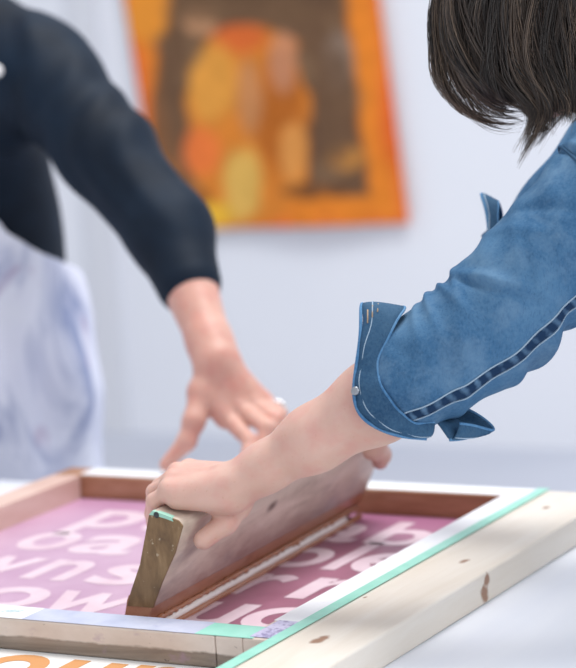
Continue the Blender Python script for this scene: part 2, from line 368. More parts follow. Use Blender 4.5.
lay(blob(246, 36, 30, 16), lin(222, 104, 52), .8); lay(blob(218, 82, 26, 42), lin(230, 160, 70), .9); lay(blob(206, 148, 20, 26), lin(240, 124, 62), .9)
lay(blob(285, 110, 27, 75), lin(176, 96, 34), .8); lay(blob(255, 95, 14, 40), lin(196, 140, 96), .7); lay(blob(288, 62, 16, 34), lin(205, 150, 120), .6)
lay(blob(248, 182, 22, 40), lin(224, 180, 92), .95); lay(blob(300, 150, 14, 34), lin(232, 160, 84), .8); lay(blob(350, 158, 20, 14), lin(206, 140, 66), .8); lay(blob(345, 60, 16, 34), lin(140, 120, 105), .8)
lay(blob(212, 212, 26, 16), lin(240, 190, 60), .9); lay(blob(205, 195, 12, 10), lin(90, 60, 40), .7); lay(blob(320, 190, 40, 9), lin(100, 66, 42), .7)
lay(blob(172, 110, 18, 70), lin(112, 84, 62), .9); lay(blob(340, 110, 20, 70), lin(112, 84, 62), .8); lay(blob(250, 10, 90, 14), lin(116, 88, 64), .8)
colr = colr*(0.86+.2*n3)[..., None]
vid = np.arange(nx*ny).reshape(ny, nx); fq = np.stack([vid[:-1, :-1], vid[1:, :-1], vid[1:, 1:], vid[:-1, 1:]], -1).reshape(-1, 4)
M['poster'] = mat('printed_cloth', rough=.8, spec=.2); nt = M['poster'].node_tree
at = nt.nodes.new('ShaderNodeAttribute'); at.attribute_name = 'Print'; setcol(M['poster'], at.outputs['Color'])
po = obj('printed_poster', (P.reshape(-1, 3), fq), M['poster'])
ca = po.data.color_attributes.new('Print', 'FLOAT_COLOR', 'POINT'); ca.data.foreach_set('color', np.concatenate([colr.reshape(-1, 3), np.ones((nx*ny, 1))], 1).ravel())
sm = po.modifiers.new('thickness', 'SOLIDIFY'); sm.thickness = .004; sm.offset = 0
po['label'] = 'orange and brown printed poster with an arched orange shape hanging on the white back wall'; po['category'] = 'poster'

# ------------------------------------------------------------------ table, sheet, frame, board
TX0, TX1, TY0, TY1 = -1.95, .46, -.62, .835
tb = thing('work_table', 'large white work table under the wooden screen frame', 'table', (-.7, .1, ZF))
bevel(obj('tabletop', box(TX0, TX1, TY0, TY1, -.03, 0), M['table'], tb, False), .003)
for x in (TX0+.08, TX1-.08):
    for y in (TY0+.08, TY1-.08): bevel(obj('leg', box(x-.025, x+.025, y-.025, y+.025, ZF, -.03), M['table_leg'], tb, False), .003)
sh = thing('printed_sheet', 'white paper sheet with orange lettering under the front of the screen frame', 'paper', (-.45, .2, 0))
obj('paper', box(-.76, -.095, -.16, .62, .0002, .0010), M['paper'], sh, False)
for it in [('o', -.372, -.285, -.108, .2), ('u', -.270, -.195, -.108, .2), ('r', -.18, -.12, -.105, .2)]:
    obj('letter', letters([it], .0014), M['print_ink'], sh, False, label='orange printed letter '+it[0])

FWD, FD, FH, Z0 = .796, .780, .040, .0012
XR = -.0155                                # right outer edge of the frame
fr = thing('screen_printing_frame', 'wooden screen printing frame with a pink lettered mesh lying on the white table', 'screen frame', (-.4, .39, Z0))
def rail(parts, m, lab=None):
    o = obj('rail', join(*parts), m, fr, False, label=lab); return bevel(o, .0025)
rail([box(-FWD, -.0855, 0, .049, Z0, FH)], M['rail_front'], 'weathered front rail with a pale upper band')
rail([box(-.049, XR, .0, FD, Z0, FH), box(-.085, -.0488, .0, .0490, Z0, FH)], M['rail_front'])
rail([box(-FWD, -.0495, FD-.049, FD, Z0, FH)], M['rail_inner'], 'brown ink-stained back rail')
rail([box(-FWD, -FWD+.049, .0495, FD-.0495, Z0, FH)], M['rail_pink'], 'pinkish stained left rail')
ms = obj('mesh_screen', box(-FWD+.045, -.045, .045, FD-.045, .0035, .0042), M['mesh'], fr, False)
L1, L2, L3, L4 = .152, .292, .432, .570
S = .205
for it in [('o', -.562, -.458, L1, S), ('w', -.455, -.330, L1, S), ('u', -.243, -.163, L1, S), ('o', -.158, -.058, L1, S),
    ('w', -.70, -.575, L2, S), ('n', -.560, -.488, L2, S), ('s', -.462, -.380, L2, S), ('r', -.245, -.180, L2, S), ('r', -.155, -.075, L2, S),
    ('o', -.680, -.595, L3, S), ('a', -.585, -.485, L3, S), ('o', -.272, -.190, L3, S), ('l', -.178, -.156, L3, S), ('e', -.150, -.066, L3, S),
    ('p', -.66, -.57, L4, S), ('a', -.55, -.46, L4, S), ('a', -.285, -.205, L4, S), ('b', -.190, -.105, L4, S*.86)]:
    obj('letter', letters([it], .0046), M['stencil'], ms, False, label='pale pink stencil letter '+it[0])
# frame tape
def strip(x0, x1, y0, y1, z, m, lab, parent=fr, t=.0006): return obj('tape_strip', box(x0, x1, y0, y1, z, z+t), m, parent, False, label=lab)
strip(-.112, -.036, .001, .047, FH, M['tape_green'], 'turquoise tape on the front rail')
strip(-.352, -.112, .001, .049, FH, M['tape_blue'], 'bluish white tape on the front rail')
strip(-FWD+.002, -.352, .0008, .049, FH+.0002, M['tape_white'], 'white tape on the front rail')
strip(-.0485, XR, .075, FD-.001, FH+.0002, M['tape_white'], 'white tape on the right rail')
strip(-.042, XR, .006, .075, FH+.0006, M['tape_smudged'], 'purple smudged tape on the front right corner')
strip(-FWD+.045, -.0485, FD-.046, FD-.001, FH, M['tape_white'], 'white tape on the back rail')
mk = [spline([(-.395+.006*i, .020, FH+.001), (-.392+.006*i, .030, FH+.001), (-.388+.006*i, .024, FH+.001), (-.384+.006*i, .034, FH+.001)], 8) for i in range(3)]
obj('pen_mark', join(*[tube(k, .0006, 5) for k in mk]), mat('pale_pen', (.45, .60, .62), .6), fr)

bo = thing('timber_board', 'pale pine board with dark knots beside the right edge of the screen frame', 'board', (.04, .15, 0))
bevel(obj('plank', box(-.0145, .1, -.45, .778, .0, .0395), M['board'], bo, False), .0035, 3)
obj('tape_strip', box(-.0150, .002, -.45, .782, .0409, .0415), M['tape_green'], bo, False, label='long turquoise tape along the left edge of the board')

# ------------------------------------------------------------------ squeegee
YN, YF_, DRIFT = .080, .712, .053
sq = thing('squeegee', 'long worn wooden squeegee pulled across the pink mesh', 'squeegee', (-.24, .4, .0046))
prof = [(-.2120, .158), (-.206, .1625), (-.171, .1525), (-.1655, .146), (-.179, .112), (-.200, .076), (-.213, .050), (-.2165, .042), (-.2540, .042), (-.2475, .060), (-.231, .095)]
bevel(obj('handle', prism(prof, YN, YF_), M['sq_wood'], sq, False), .003, 3)
inset = [(-.184+(x+.184)*.97, .095+(z-.095)*.985) for x, z in prof]
obj('end_grain', prism(inset, YN-.0016, YN+.001), M['sq_end'], sq, False, label='brown end of the handle')
obj('blade', prism([(-.2490, .056), (-.2175, .056), (-.2165, .044), (-.2340, .012), (-.2440, .0052), (-.2640, .0052), (-.2545, .040), (-.252, .05)], YN-.0008, YF_-.004), M['blade'], sq, False, label='ink-coated brown blade')
rough = []
yy = np.linspace(YN+.004, YF_-.012, 150); jit = RNG.normal(0, .0006, 150)
rough = tube(np.stack([-.2262-DRIFT*(yy-YN)+jit, yy, .0212+jit+.0006*np.sin(yy*400)], 1), .0026+np.abs(RNG.normal(0, .0011, 150)), 7)
obj('ink_ridge', rough, M['ink_brown'], sq, label='beaded ridge of brown ink')
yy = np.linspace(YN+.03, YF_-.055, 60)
obj('blade_highlight', tube(np.stack([-.2290-DRIFT*(yy-YN), yy, .0125+.0004*np.sin(yy*90)], 1), .0062, 10), M['blade_highlight'], sq, label='pale strip painted as the highlight along the blade')  # cream tube in place of the glossy highlight on the ink bead
yy = np.linspace(YN, YF_-.01, 90)
obj('ink_bead', tube(np.stack([-.2245-DRIFT*(yy-YN)+.0008*np.sin(yy*70), yy, .0068+0*yy], 1), .0046, 8), M['ink_brown'], sq, label='bead of brown ink along the mesh')
pa = [(-.2110, .157), (-.206, .1622), (-.190, .1585), (-.180, .1555), (-.178, .1505), (-.188, .1535), (-.203, .1565)]
obj('paint_mark', prism(pa, YN-.0022, YN+.006), M['paint_turq'], sq, False, label='turquoise paint on the near top corner')
obj('nail_head', disc(V(-.2005, YN-.0018, .1575), (0, -1, 0), .0038, .0012), M['dark'], sq, label='dark nail head')

# ------------------------------------------------------------------ figures
def head_prims(F, c, fw, up, k=.02):
    fw = fw/np.linalg.norm(fw); up = up-fw*(up@fw); up /= np.linalg.norm(up); sd = np.cross(fw, up); A = np.stack([fw, sd, up])
    L = lambda a, b, d: c+a*fw+b*sd+d*up
    F.ell(L(-.01, 0, .03), (.098, .076, .092), A, k); F.ell(L(.022, 0, -.035), (.066, .060, .082), A, k)
    F.cap(L(.084, 0, .010), L(.104, 0, -.022), .008, .012, .012); F.ell(L(.076, 0, -.092), (.018, .022, .016), A, .02)
    F.ell(L(.086, 0, -.058), (.010, .024, .006), A, .006); F.ell(L(.086, 0, -.066), (.010, .020, .006), A, .006)
    for s in (-1, 1):
        F.ell(L(-.008, s*.077, -.005), (.018, .008, .030), A, .008); F.cap(L(.088, s*.016, .030), L(.080, s*.044, .030), .007, .006, .012)
    return [L(.0765, s*.032, .012) for s in (-1, 1)], A, L
def eyes(parent, pts, A):
    th = np.linspace(0, math.pi, 9); ph = np.arange(14)*2*math.pi/14
    v = np.array([(math.sin(t)*math.cos(p), math.sin(t)*math.sin(p), math.cos(t)) for t in th for p in ph])*.0115
    f = [[i*14+j, i*14+(j+1) % 14, (i+1)*14+(j+1) % 14, (i+1)*14+j] for i in range(8) for j in range(14)]
    for p in pts:
        o = obj('eye', (v+p, f), M['eye'], parent); obj('iris', disc(p+A[0]*.0108-A[2]*.002, A[0]-A[2]*.25, .0052, .0012), M['dark'], o)

# ---------------- near person
SLd = 2.87
N_S = atd(618, 178, SLd); N_E = atd(447, 360, 2.885); N_W = V(-.113, .140, .190)
dl = N_S-atd(618, 178, SLd)
R_S = N_S+V(-.10, .35, .02); R_off = V(-.024, 0, 0)
NECK = (N_S+R_S)/2+V(.07, 0, .03); HC = atd(548, 6, 3.0)
def mir(p): p = np.asarray(p, float); return V(p[0]-.025, .60-(p[1]-.14), p[2])
R_W = mir(N_W); R_E = atd(543, 245, 3.22)
PEL = V(.66, .56, .17)
pn = thing('person', 'person with dark brown hair in a rolled-sleeve denim shirt gripping the squeegee from the right', 'person', (.68, .56, ZF))
def gripping_hand(F, T, k=.006, kn=.004, thz=0.0):
    W = T(N_W)
    mcp = [(-.198, .108, .180), (-.204, .127, .187), (-.208, .147, .192), (-.204, .168, .192)]
    pip = [(-.2195, .1050, .1675), (-.232, .1270, .173), (-.238, .149, .174), (-.235, .171, .172)]
    dip = [(-.2320, .120, .145), (-.246, .140, .143), (-.252, .160, .140), (-.248, .180, .141)]
    tip = [(-.2400, .130, .124), (-.250, .146, .118), (-.256, .165, .115), (-.252, .185, .118)]
    mr = (.0125, .0125, .0128, .0128); fr_ = ((.0105, .0092, .0082, .0070), (.0112, .0098, .0088, .0075), (.0115, .010, .009, .0077), (.0113, .010, .009, .0077))
    for i in range(4):
        base = T((-.118, .122+.012*i, .188)); F.cap(base, T(mcp[i]), .0175, mr[i]*1.02, .012)
        F.ell(T(np.array(mcp[i])+V(-.003, 0, .0035)), (.0108, .0098, .0098), None, .006)
        F.chain([T(mcp[i]), T(pip[i]), T(dip[i]), T(tip[i])], fr_[i], kn)
    F.cap(T((-.130, .116, .172)), T((-.186, .104, .171)), .0165, .0125, .012)         # heel of the hand
    F.cap(T((-.125, .130, .168)), T((-.150, .128, .160)), .0170, .0120, .012)
    F.cap(T((-.120, .165, .182)), T((-.140, .166, .150+thz)), .0175, .0145, .012)      # ball of the thumb
    th = [(-.136, .160, .152+thz), (-.1420, .138, .1370+thz), (-.1580, .110, .1215+thz)]
    F.chain([T(p) for p in th], (.0145, .0135, .0118), .008)
    F.chain([T(V(-.085, .140, .200)), T(V(-.14, .135, .2005)), T(V(-.2, .125, .194))], (.004, .004, .003), .01)
def forearm(F, W, E, S, k=.02, s=1.0):
    d = (E-W)/np.linalg.norm(E-W)
    F.cap(W+d*-.012, W+d*.03, .0255*s, .0270*s, .016); F.cap(W+d*.03, W+d*.10, .0270*s, .0365*s, k); F.cap(W+d*.10, W+d*.19, .0365*s, .0465*s, k); F.cap(W+d*.19, E, .0465*s, .045*s, k); F.cap(E, S, .046*s, .055*s, k)
F = Field((-.29, .02, .085), (.13, .30, .40), .0022)
gripping_hand(F, lambda p: np.asarray(p, float)); forearm(F, N_W, N_E, N_S)
arm1 = F.mesh()
F = Field((-.31, .50, .085), (.16, .72, .56), .003)
gripping_hand(F, mir, thz=-.016); forearm(F, R_W, R_E, R_S)
arm2 = F.mesh()
# coarse rest of the body
F = Field((-.05, .02, ZF-.01), (.98, 1.05, 1.0), .008)
tors = [(PEL, .135), (lerp(PEL, NECK, .35)+V(.03, 0, .02), .120), (lerp(PEL, NECK, .72)+V(.04, 0, .01), .125)]
F.chain([a for a, b in tors], [b for a, b in tors], .05); F.cap(N_S+V(.05, .05, -.03), R_S+V(.06, -.05, -.03), .075, .075, .06)
F.cap(NECK+V(.02, 0, -.02), HC+V(.035, .01, -.07), .058, .050, .03)
for a_, b_, c_ in ((N_W, N_E, N_S), (R_W, R_E, R_S)): F.cap(lerp(a_, b_, .7), b_, .043, .045, .02); F.cap(b_, c_, .045, .055, .02)
HF = V(-.80, -.05, -.62); HU = V(-.62, -.08, .80)
ey, HA, HL = head_prims(F, HC, HF, HU)
legs = []
for s in (-1, 1):
    hip = PEL+V(.01, s*.085, -.05); kn_ = V(.655, .56+s*.10, -.30); an = V(.70, .56+s*.11, ZF+.08); legs.append((hip, kn_, an))
    F.chain([hip, kn_, an], (.082, .055, .040), .03); F.cap(an, V(.59, .56+s*.12, ZF+.03), .038, .028, .02)
obj('body', join(F.mesh(), arm1, arm2), M['skin'], pn)
eyes(pn, ey, HA)
# trousers and shoes
F = Field((.45, .25, ZF), (.98, .88, .42), .010)
F.ell(PEL+V(.01, 0, -.01), (.145, .165, .14), None, .05)
for hip, kn_, an in legs: F.chain([hip, kn_, an], (.098, .070, .058), .03)
F.cut((0, 0, ZF+.06), (0, 0, -1)); obj('trousers', F.mesh(), M['trousers'], pn)
for hip, kn_, an in legs:
    F = Field((.5, an[1]-.1, ZF), (.82, an[1]+.1, ZF+.16), .007); F.cap(an+V(.02, 0, -.045), V(.575, an[1], ZF+.036), .045, .038, .03); F.cap(an+V(.01, 0, 0), an+V(.01, 0, -.04), .046, .046, .02)
    F.cut((0, 0, ZF+.004), (0, 0, -1)); obj('shoe', F.mesh(), M['shoe'], pn)
# shirt body
F = Field((.0, .02, .0), (.98, 1.0, .80), .008)
F.chain([a for a, b in tors], [b+.020 for a, b in tors], .05); F.cap(N_S+V(.045, .05, -.03), R_S+V(.055, -.05, -.03), .092, .092, .06)
F.cap(N_S+V(.06, .05, -.03), N_S+(N_E-N_S)*.05, .080, .070, .03); F.cap(R_S+V(.02, -.03, -.01), R_S+(R_E-R_S)*.15, .080, .070, .03)
F.cap(NECK+V(.03, 0, -.03), lerp(NECK, HC, .35)+V(.035, 0, -.02), .078, .072, .03)
F.cut(PEL+V(0, 0, -.06), (0, 0, -1)); F.cut(lerp(NECK, HC, .38)+V(.02, 0, 0), HC-NECK)
shirt = obj('denim_shirt', F.mesh(), M['denim'], pn)
# sleeves, rolled cuffs
class Arm:
    def __init__(s, pts, sc):             # pts: px, py, half width px, depth (from the cuff to the shoulder)
        C = np.array([atd(a, b, d) for a, b, h, d in pts]); H = np.array([h/(FPX/d) for a, b, h, d in pts])
        Q = spline(np.column_stack([C, H]), 160); L = np.r_[0, np.cumsum(np.linalg.norm(np.diff(Q[:, :3], axis=0), axis=1))]
        s.L, s.Q, s.len, s.sc = L, Q, L[-1], sc
        s.t0 = (Q[3, :3]-Q[0, :3]); s.t0 /= np.linalg.norm(s.t0)
    def at(s, l):
        c = np.array([np.interp(l, s.L, s.Q[:, i]) for i in range(4)]); e = .03
        a = np.array([np.interp(min(l+e, s.len), s.L, s.Q[:, i])-np.interp(max(l-e, 0), s.L, s.Q[:, i]) for i in range(3)])
        t = a/np.linalg.norm(a); p = c[:3].copy()
        if l < 0: p = p+s.t0*l
        n0 = -FW-t*(-FW@t); n0 /= np.linalg.norm(n0); n1 = np.cross(n0, t); n1 /= np.linalg.norm(n1)
        if n1@UP < 0: n1 = -n1
        return p, t, n0, n1, c[3]
    def pt(s, l, th, r=None, dr=0.0):
        p, t, n0, n1, R = s.at(l); rr = (R if r is None else r)+dr
        return p+rr*(math.cos(th)*n0*.92+math.sin(th)*n1)
def sleeve(arm, l0, l1, disp, m, parent, ns=150, nt_=120):
    th = np.arange(nt_)*2*math.pi/nt_; v = []; uv = []
    for l in np.linspace(l0, l1, ns):
        p, t, n0, n1, R = arm.at(l); r = R+disp(l, th)
        v.append(p+(r*np.cos(th)*.92)[:, None]*n0+(r*np.sin(th))[:, None]*n1)
    for rr, ll in ((.93, l0+.004), (.80, l0+.012)):          # turned-in end at the cuff
        p, t, n0, n1, R = arm.at(ll); v.insert(0, p+(R*rr*np.cos(th)*.92)[:, None]*n0+(R*rr*np.sin(th))[:, None]*n1)
    v = np.concatenate(v); k = ns+2; n = nt_
    f = [[i*n+j, i*n+(j+1) % n, (i+1)*n+(j+1) % n, (i+1)*n+j] for i in range(k-1) for j in range(n)]
    return obj('sleeve', (v, f), m, parent)
def wrap(a): return (a+math.pi) % (2*math.pi)-math.pi
def crease(l, th, l0, th0, slope, w, length, amp):           # a fold running round the arm
    d = wrap(th-th0); return amp*np.exp(-((l-l0-slope*d)/w)**2)*np.exp(-(d/length)**2)
K = 1/866.
armL = Arm([(392, 391, 49, 2.906), (430, 366, 56, 2.890), (490, 322, 61, 2.880), (545, 264, 63, 2.873), (597, 211, 68, 2.87), (645, 166, 74, 2.87)], 1)
def dispL(l, th):
    d = 0*th
    for a in [(.100, 1.45, .010, .0055, 1.0, .0050), (.122, 1.50, -.008, .006, .9, .0055), (.078, 1.3, .014, .006, .8, .0035), (.145, 1.3, .02, .0065, .8, .0035),
              (.165, .55, -.034, .0050, .75, -.0050), (.176, .60, -.034, .008, .8, .0050), (.120, -1.65, .03, .011, .6, .0060), (.155, -1.6, .045, .014, .6, .0090), (.185, -1.6, .03, .010, .6, -.0050), (.205, -1.6, .05, .013, .6, .0040),
              (.060, -1.2, .03, .008, .7, .0030), (.235, .9, -.04, .009, .8, .0030), (.215, .2, .05, .008, .6, -.0030), (.275, .7, -.05, .008, .8, -.0035), (.105, .1, .03, .009, .5, .0030), (.05, .4, -.02, .007, .6, -.0020), (.34, .8, -.01, .004, 1.6, -.004), (.348, .8, -.01, .006, 1.6, .004)]:
        d = d+crease(l, th, *a)
    d = d+.0016*np.sin(55*l+3*th)*np.cos(2*th+22*l)+.0012*np.sin(120*l-4*th+1.3)
    return d+.004*np.exp(-(wrap(th+.60)/.22)**2)*.4
SL = sleeve(armL, .004, armL.len, dispL, M['denim'], shirt)
# the double-stitched seam along the visible side
def on(arm, disp, l, th, dr): return arm.pt(l, th, None, float(disp(l, np.array([th]))[0])+dr)
ls = np.linspace(.012, armL.len-.02, 170); v = []; uv = []
thS = lambda l: -.58-.16*math.sin(l*9)-.10*ss(.1, .3, l)
for l in ls:
    wob = .0012*math.sin(l*520)
    for j, (dt, h) in enumerate(((-.10, .0006), (-.075, .0024), (0, .0028+wob*.5), (.075, .0024), (.10, .0006))):
        v.append(on(armL, dispL, l, thS(l)+dt, h)); uv.append((l, j/4))
f = [[i*5+j, i*5+j+1, (i+1)*5+j+1, (i+1)*5+j] for i in range(len(ls)-1) for j in range(4)]
obj('seam', (v, f), M['seam'], shirt, uv=uv, label='puckered dark felled seam')
for dt in (-.125, .118):
    obj('stitching', tube([on(armL, dispL, l, thS(l)+dt, .0007) for l in ls], .0009, 6), M['stitch'], shirt)
ring = [on(armL, dispL, .327+.010*math.sin(a), a, .0012) for a in np.linspace(-1.7, 2.6, 60)]
obj('seam', tube(ring, .0020, 6), M['denim_dark'], shirt, label='dark shoulder seam')
def cuff(arm, lip_s, lip_r, back_s, back_r, slit, parent, disp, m=M['denim_dark'], seed=1):
    g = np.random.default_rng(seed); th = np.linspace(slit[1], slit[0]+2*math.pi, 150); v = []; rows = 16
    lipc = []
    for a in th:
        aw = wrap(a); s0, r0, s1, r1 = lip_s(aw), lip_r(aw), back_s(aw), back_r(aw); col = []
        for u in np.linspace(-1, 1, rows):
            if u < 0:                     # inner layer, from inside the sleeve out to the lip
                w = u+1; l = lerp(.026, s0, w); r = lerp(arm.at(max(l, 0))[4]*.86, r0, w**1.6)
            else:
                l = lerp(s0, s1, u); r = lerp(r0, r1, u**1.15)+.0045*math.sin(u*math.pi)
            r += .0011*math.sin(7*aw+seed)+.0010*math.sin(13*aw+u*5)
            col.append(arm.pt(l, a, r))
        v += col; lipc.append(arm.pt(s0, a, r0+.0008+.0011*math.sin(7*aw+seed)))
    n = len(th); f = [[i*rows+j, (i+1)*rows+j, (i+1)*rows+j+1, i*rows+j+1] for i in range(n-1) for j in range(rows-1)]
    o = obj('cuff', (v, f), m, parent); s = o.modifiers.new('thickness', 'SOLIDIFY'); s.thickness = .0022; s.offset = 0
    top = np.array(v).reshape(n, rows, 3)
    obj('cuff_hem', join(tube(lipc, .0021, 7), tube(top[:, -1], .0017, 7)), M['denim_pale'], parent, label='pale worn cuff edge')
    obj('stitching', join(tube(top[:, 10]+(top[:, 10]-top[:, 5])*.05, .0008, 5)), M['stitch'], parent)
    return top
def gs(a, c, w): return math.exp(-(wrap(a-c)/w)**2)
lipS = lambda a: -.030+.050*math.sin(a)**2+.034*gs(a, -1.75, .40)+.008*gs(a, 1.6, .5)
lipR = lambda a: .066+.037*gs(a, 1.62, .50)+.027*gs(a, -1.65, .5)-.004*gs(a, 0, .6)
backS = lambda a: .010+.060*gs(a, 1.45, .55)+.060*gs(a, -1.75, .6)+.014*gs(a, math.pi, .9)
backR = lambda a: .0585+.016*gs(a, 1.5, .5)+.044*gs(a, -1.75, .42)+.004*gs(a, 0, .8)
tp = cuff(armL, lipS, lipR, backS, backR, (-1.34, -1.10), shirt, dispL)
obj('button', disc(armL.pt(-.018, .38, .0675), armL.pt(-.018, .38, 1)-armL.pt(-.018, .38, 0), .0052, .003), M['metal'], shirt, label='small grey cuff button')
i0 = int(np.argmin(np.abs(np.linspace(-1.10, -1.34+2*math.pi, 150)-1.25)))
obj('stitching', join(*[tube([tp[i0+j, 9+j]-FW*.0022, tp[i0+4+j, 9+j]-FW*.0022], .0009, 5) for j in range(3)]), M['stitch_tan'], shirt, label='tan bar tacks on the cuff flap')
bb = armL.pt(.066, -1.55, .058)
obj('button', disc(bb, -FW, .0075, .004), M['dark'], shirt, label='dark button inside the open cuff')
# right sleeve, mostly behind the left one
armR = Arm([(506, 274, 44, 3.23), (543, 245, 50, 3.22), (590, 190, 54, 3.21), (660, 112, 62, 3.2)], 1)
dispR = lambda l, th: .0022*np.sin(60*l+3*th)*np.cos(2*th)
sleeve(armR, .004, armR.len, dispR, M['denim'], shirt, 70, 80)
cuff(armR, lambda a: -.012+.040*math.sin(a)**2+.015*gs(a, 1.57, .5), lambda a: .058+.042*gs(a, 1.57, .55), lambda a: .012+.046*gs(a, 1.57, .6), lambda a: .060+.020*gs(a, 1.5, .5), (-2.2, -1.9), shirt, dispR, seed=3)

# hair
F = Field(HC-.2, HC+.2, .006)
hfw, hsd, hup = HA
F.ell(HC+hup*.036-hfw*.018, (.096, .092, .090), HA, .02); F.ell(HC-hfw*.045-hup*.03, (.070, .080, .085), HA, .03)
F.cut(HC+hfw*.084, hfw+hup*-.25)
hair = obj('hair', F.mesh(), M['hair_cap'], pn)
SCL = 3.0/FPX
def hp(px_, py_, c): return atd(px_, py_, 3.0)+FW*c
G = [  # (px, py) along a lock from the crown to its tip, then depth offsets
 ([(560, -92), (505, -86), (462, -58), (438, -14), (435, 20), (440, 52), (446, 80), (460, 106), (478, 124), (503, 132), (524, 127)], .01),
 ([(565, -92), (520, -80), (476, -50), (454, -8), (451, 34), (459, 66), (471, 90), (489, 106), (508, 111), (528, 108)], -.045),
 ([(568, -92), (535, -76), (498, -44), (478, 0), (473, 42), (481, 80), (499, 106), (521, 116), (541, 112)], -.075),
 ([(572, -92), (548, -74), (520, -40), (504, 6), (502, 52), (510, 88), (524, 110), (530, 124), (522, 148), (508, 178)], -.092),
 ([(576, -92), (560, -70), (543, -34), (533, 12), (533, 58), (540, 94), (548, 116), (551, 130), (546, 142)], -.100),
 ([(580, -92), (574, -66), (566, -28), (562, 16), (563, 62), (567, 100), (570, 126), (568, 140)], -.100),
 ([(584, -92), (590, -64), (594, -24), (596, 20), (598, 66), (600, 106), (604, 136)], -.092),
 ([(590, -92), (606, -62), (620, -20), (626, 24), (628, 70), (630, 110), (640, 140)], -.070),
 ([(596, -90), (622, -56), (644, -14), (652, 30), (654, 76), (656, 112), (668, 138)], -.02)]
GP = []
for pth, c in G:
    n = len(pth); s = np.linspace(0, 1, n); cc = c*1.14*np.sin(np.clip(s*1.25+.12, 0, 1)*math.pi/2)
    GP.append(spline([hp(a, b, k) for (a, b), k in zip(pth, cc)], 26))
GP = np.array(GP)
def lockpath(g, far=False, dg=0.0):
    gg = np.clip(g+dg*np.linspace(-1, 1, 26), 0, len(GP)-1.001); i = gg.astype(int); t = (gg-i)[:, None]; k = np.arange(26)
    p = GP[i, k]*(1-t)+GP[np.minimum(i+1, len(GP)-1), k]*t
    if far:
        d = (p-HC)@FW; p = p-FW*(2*d)[:, None]*.9
    return p
vs, fs, us, base_n = [], [], [], 0
def strand(p, r0, tone, n=3):
    global base_n
    k = len(p); u = np.linspace(0, 1, k); rad = r0*np.clip(1.15-u**3, .15, 1)*np.clip(.4+u*6, 0, 1)
    v, f = tube(p, rad, n, False); vs.append(v); fs.extend([[q+base_n for q in w] for w in f]); us.append(np.column_stack([np.full(len(v), tone), np.repeat(u, n)])); base_n += len(v)
tt = np.linspace(0, 1, 26)
for k in range(250):
    far = k % 6 == 5; g0 = RNG.uniform(0, 7.9)
    if .2 < g0 < .6: g0 *= .4
    tuft = k < 9
    if tuft: g0 = RNG.uniform(2.9, 3.1); far = False
    P0 = lockpath(g0, far, 0 if g0 < .9 or tuft else RNG.normal(0, .75)); depth_in = RNG.random()**1.3*.036
    inw = (HC-P0); inw /= np.linalg.norm(inw, axis=1)[:, None]; P0 = P0+inw*depth_in
    ph = RNG.uniform(0, 6.28); fq_ = RNG.uniform(7, 15); amp = RNG.uniform(.002, .0075); env = np.clip(tt*1.6, 0, 1)
    sw = RNG.normal(0, .010)
    P0 = P0+((amp*np.sin(fq_*tt+ph)+sw*np.sin(tt*3.1))*env)[:, None]*RT+(amp*np.cos(fq_*tt*1.1+ph)*env)[:, None]*FW*.6
    end = 1.0 if tuft else RNG.uniform(.84, .97) if 2.5 < g0 < 3.5 else RNG.uniform(.86, 1.0); tone0 = .75 if tuft or (g0 < .3 and k % 2) else RNG.beta(1.3, 2.2)
    for j in range(22):
        rad = .0075*math.sqrt(RNG.random()); an = RNG.uniform(0, 6.28); cl = (1-.5*tt**2)*(.5+.5*np.sin(tt*math.pi*.9+.25))
        off = (rad*np.cos(an+tt*2.5)*cl)[:, None]*RT+(rad*np.sin(an+tt*2.5)*cl)[:, None]*FW+(RNG.normal(0, .0022)*np.sin(tt*RNG.uniform(4, 11)+an))[:, None]*RT
        e = end*RNG.uniform(.88, 1.0); x = np.linspace(0, e*25, 22); Q = P0+off; Q = np.stack([np.interp(x, np.arange(26), Q[:, i]) for i in range(3)], 1)
        strand(Q, RNG.uniform(.00032, .00056), float(np.clip(tone0+RNG.normal(0, .16), 0, 1)))
for k in range(700):                      # strands lying over the crown
    a = RNG.uniform(0, 6.28); e = RNG.uniform(.7, 1.0); q_ = np.linspace(.02, e, 14)*1.75; ca_, sa_ = math.cos(a), math.sin(a)
    c0 = HC+hup*.036-hfw*.018; r_ = 1.03+RNG.uniform(0, .05)
    if ca_ > .75: q_ = q_*.62
    strand(c0+r_*((.096*np.sin(q_)*ca_)[:, None]*hfw+(.092*np.sin(q_)*sa_)[:, None]*hsd+(.090*np.cos(q_))[:, None]*hup), .0006, float(RNG.beta(1.3, 2.2)))
for k in range(70):                       # fly-away strands along the silhouette
    g0 = RNG.uniform(0, 1.0) if k < 50 else RNG.uniform(3, 5); Q = lockpath(g0) + RNG.normal(0, .004)*RT+RNG.normal(0, .004)*UP
    Q = Q+(RNG.normal(0, .005)*np.sin(tt*RNG.uniform(3, 7)+k))[:, None]*RT
    strand(Q, .00026, RNG.uniform(.5, 1))
obj('hair_strands', (np.concatenate(vs), fs), M['hair'], hair, uv=np.concatenate(us))

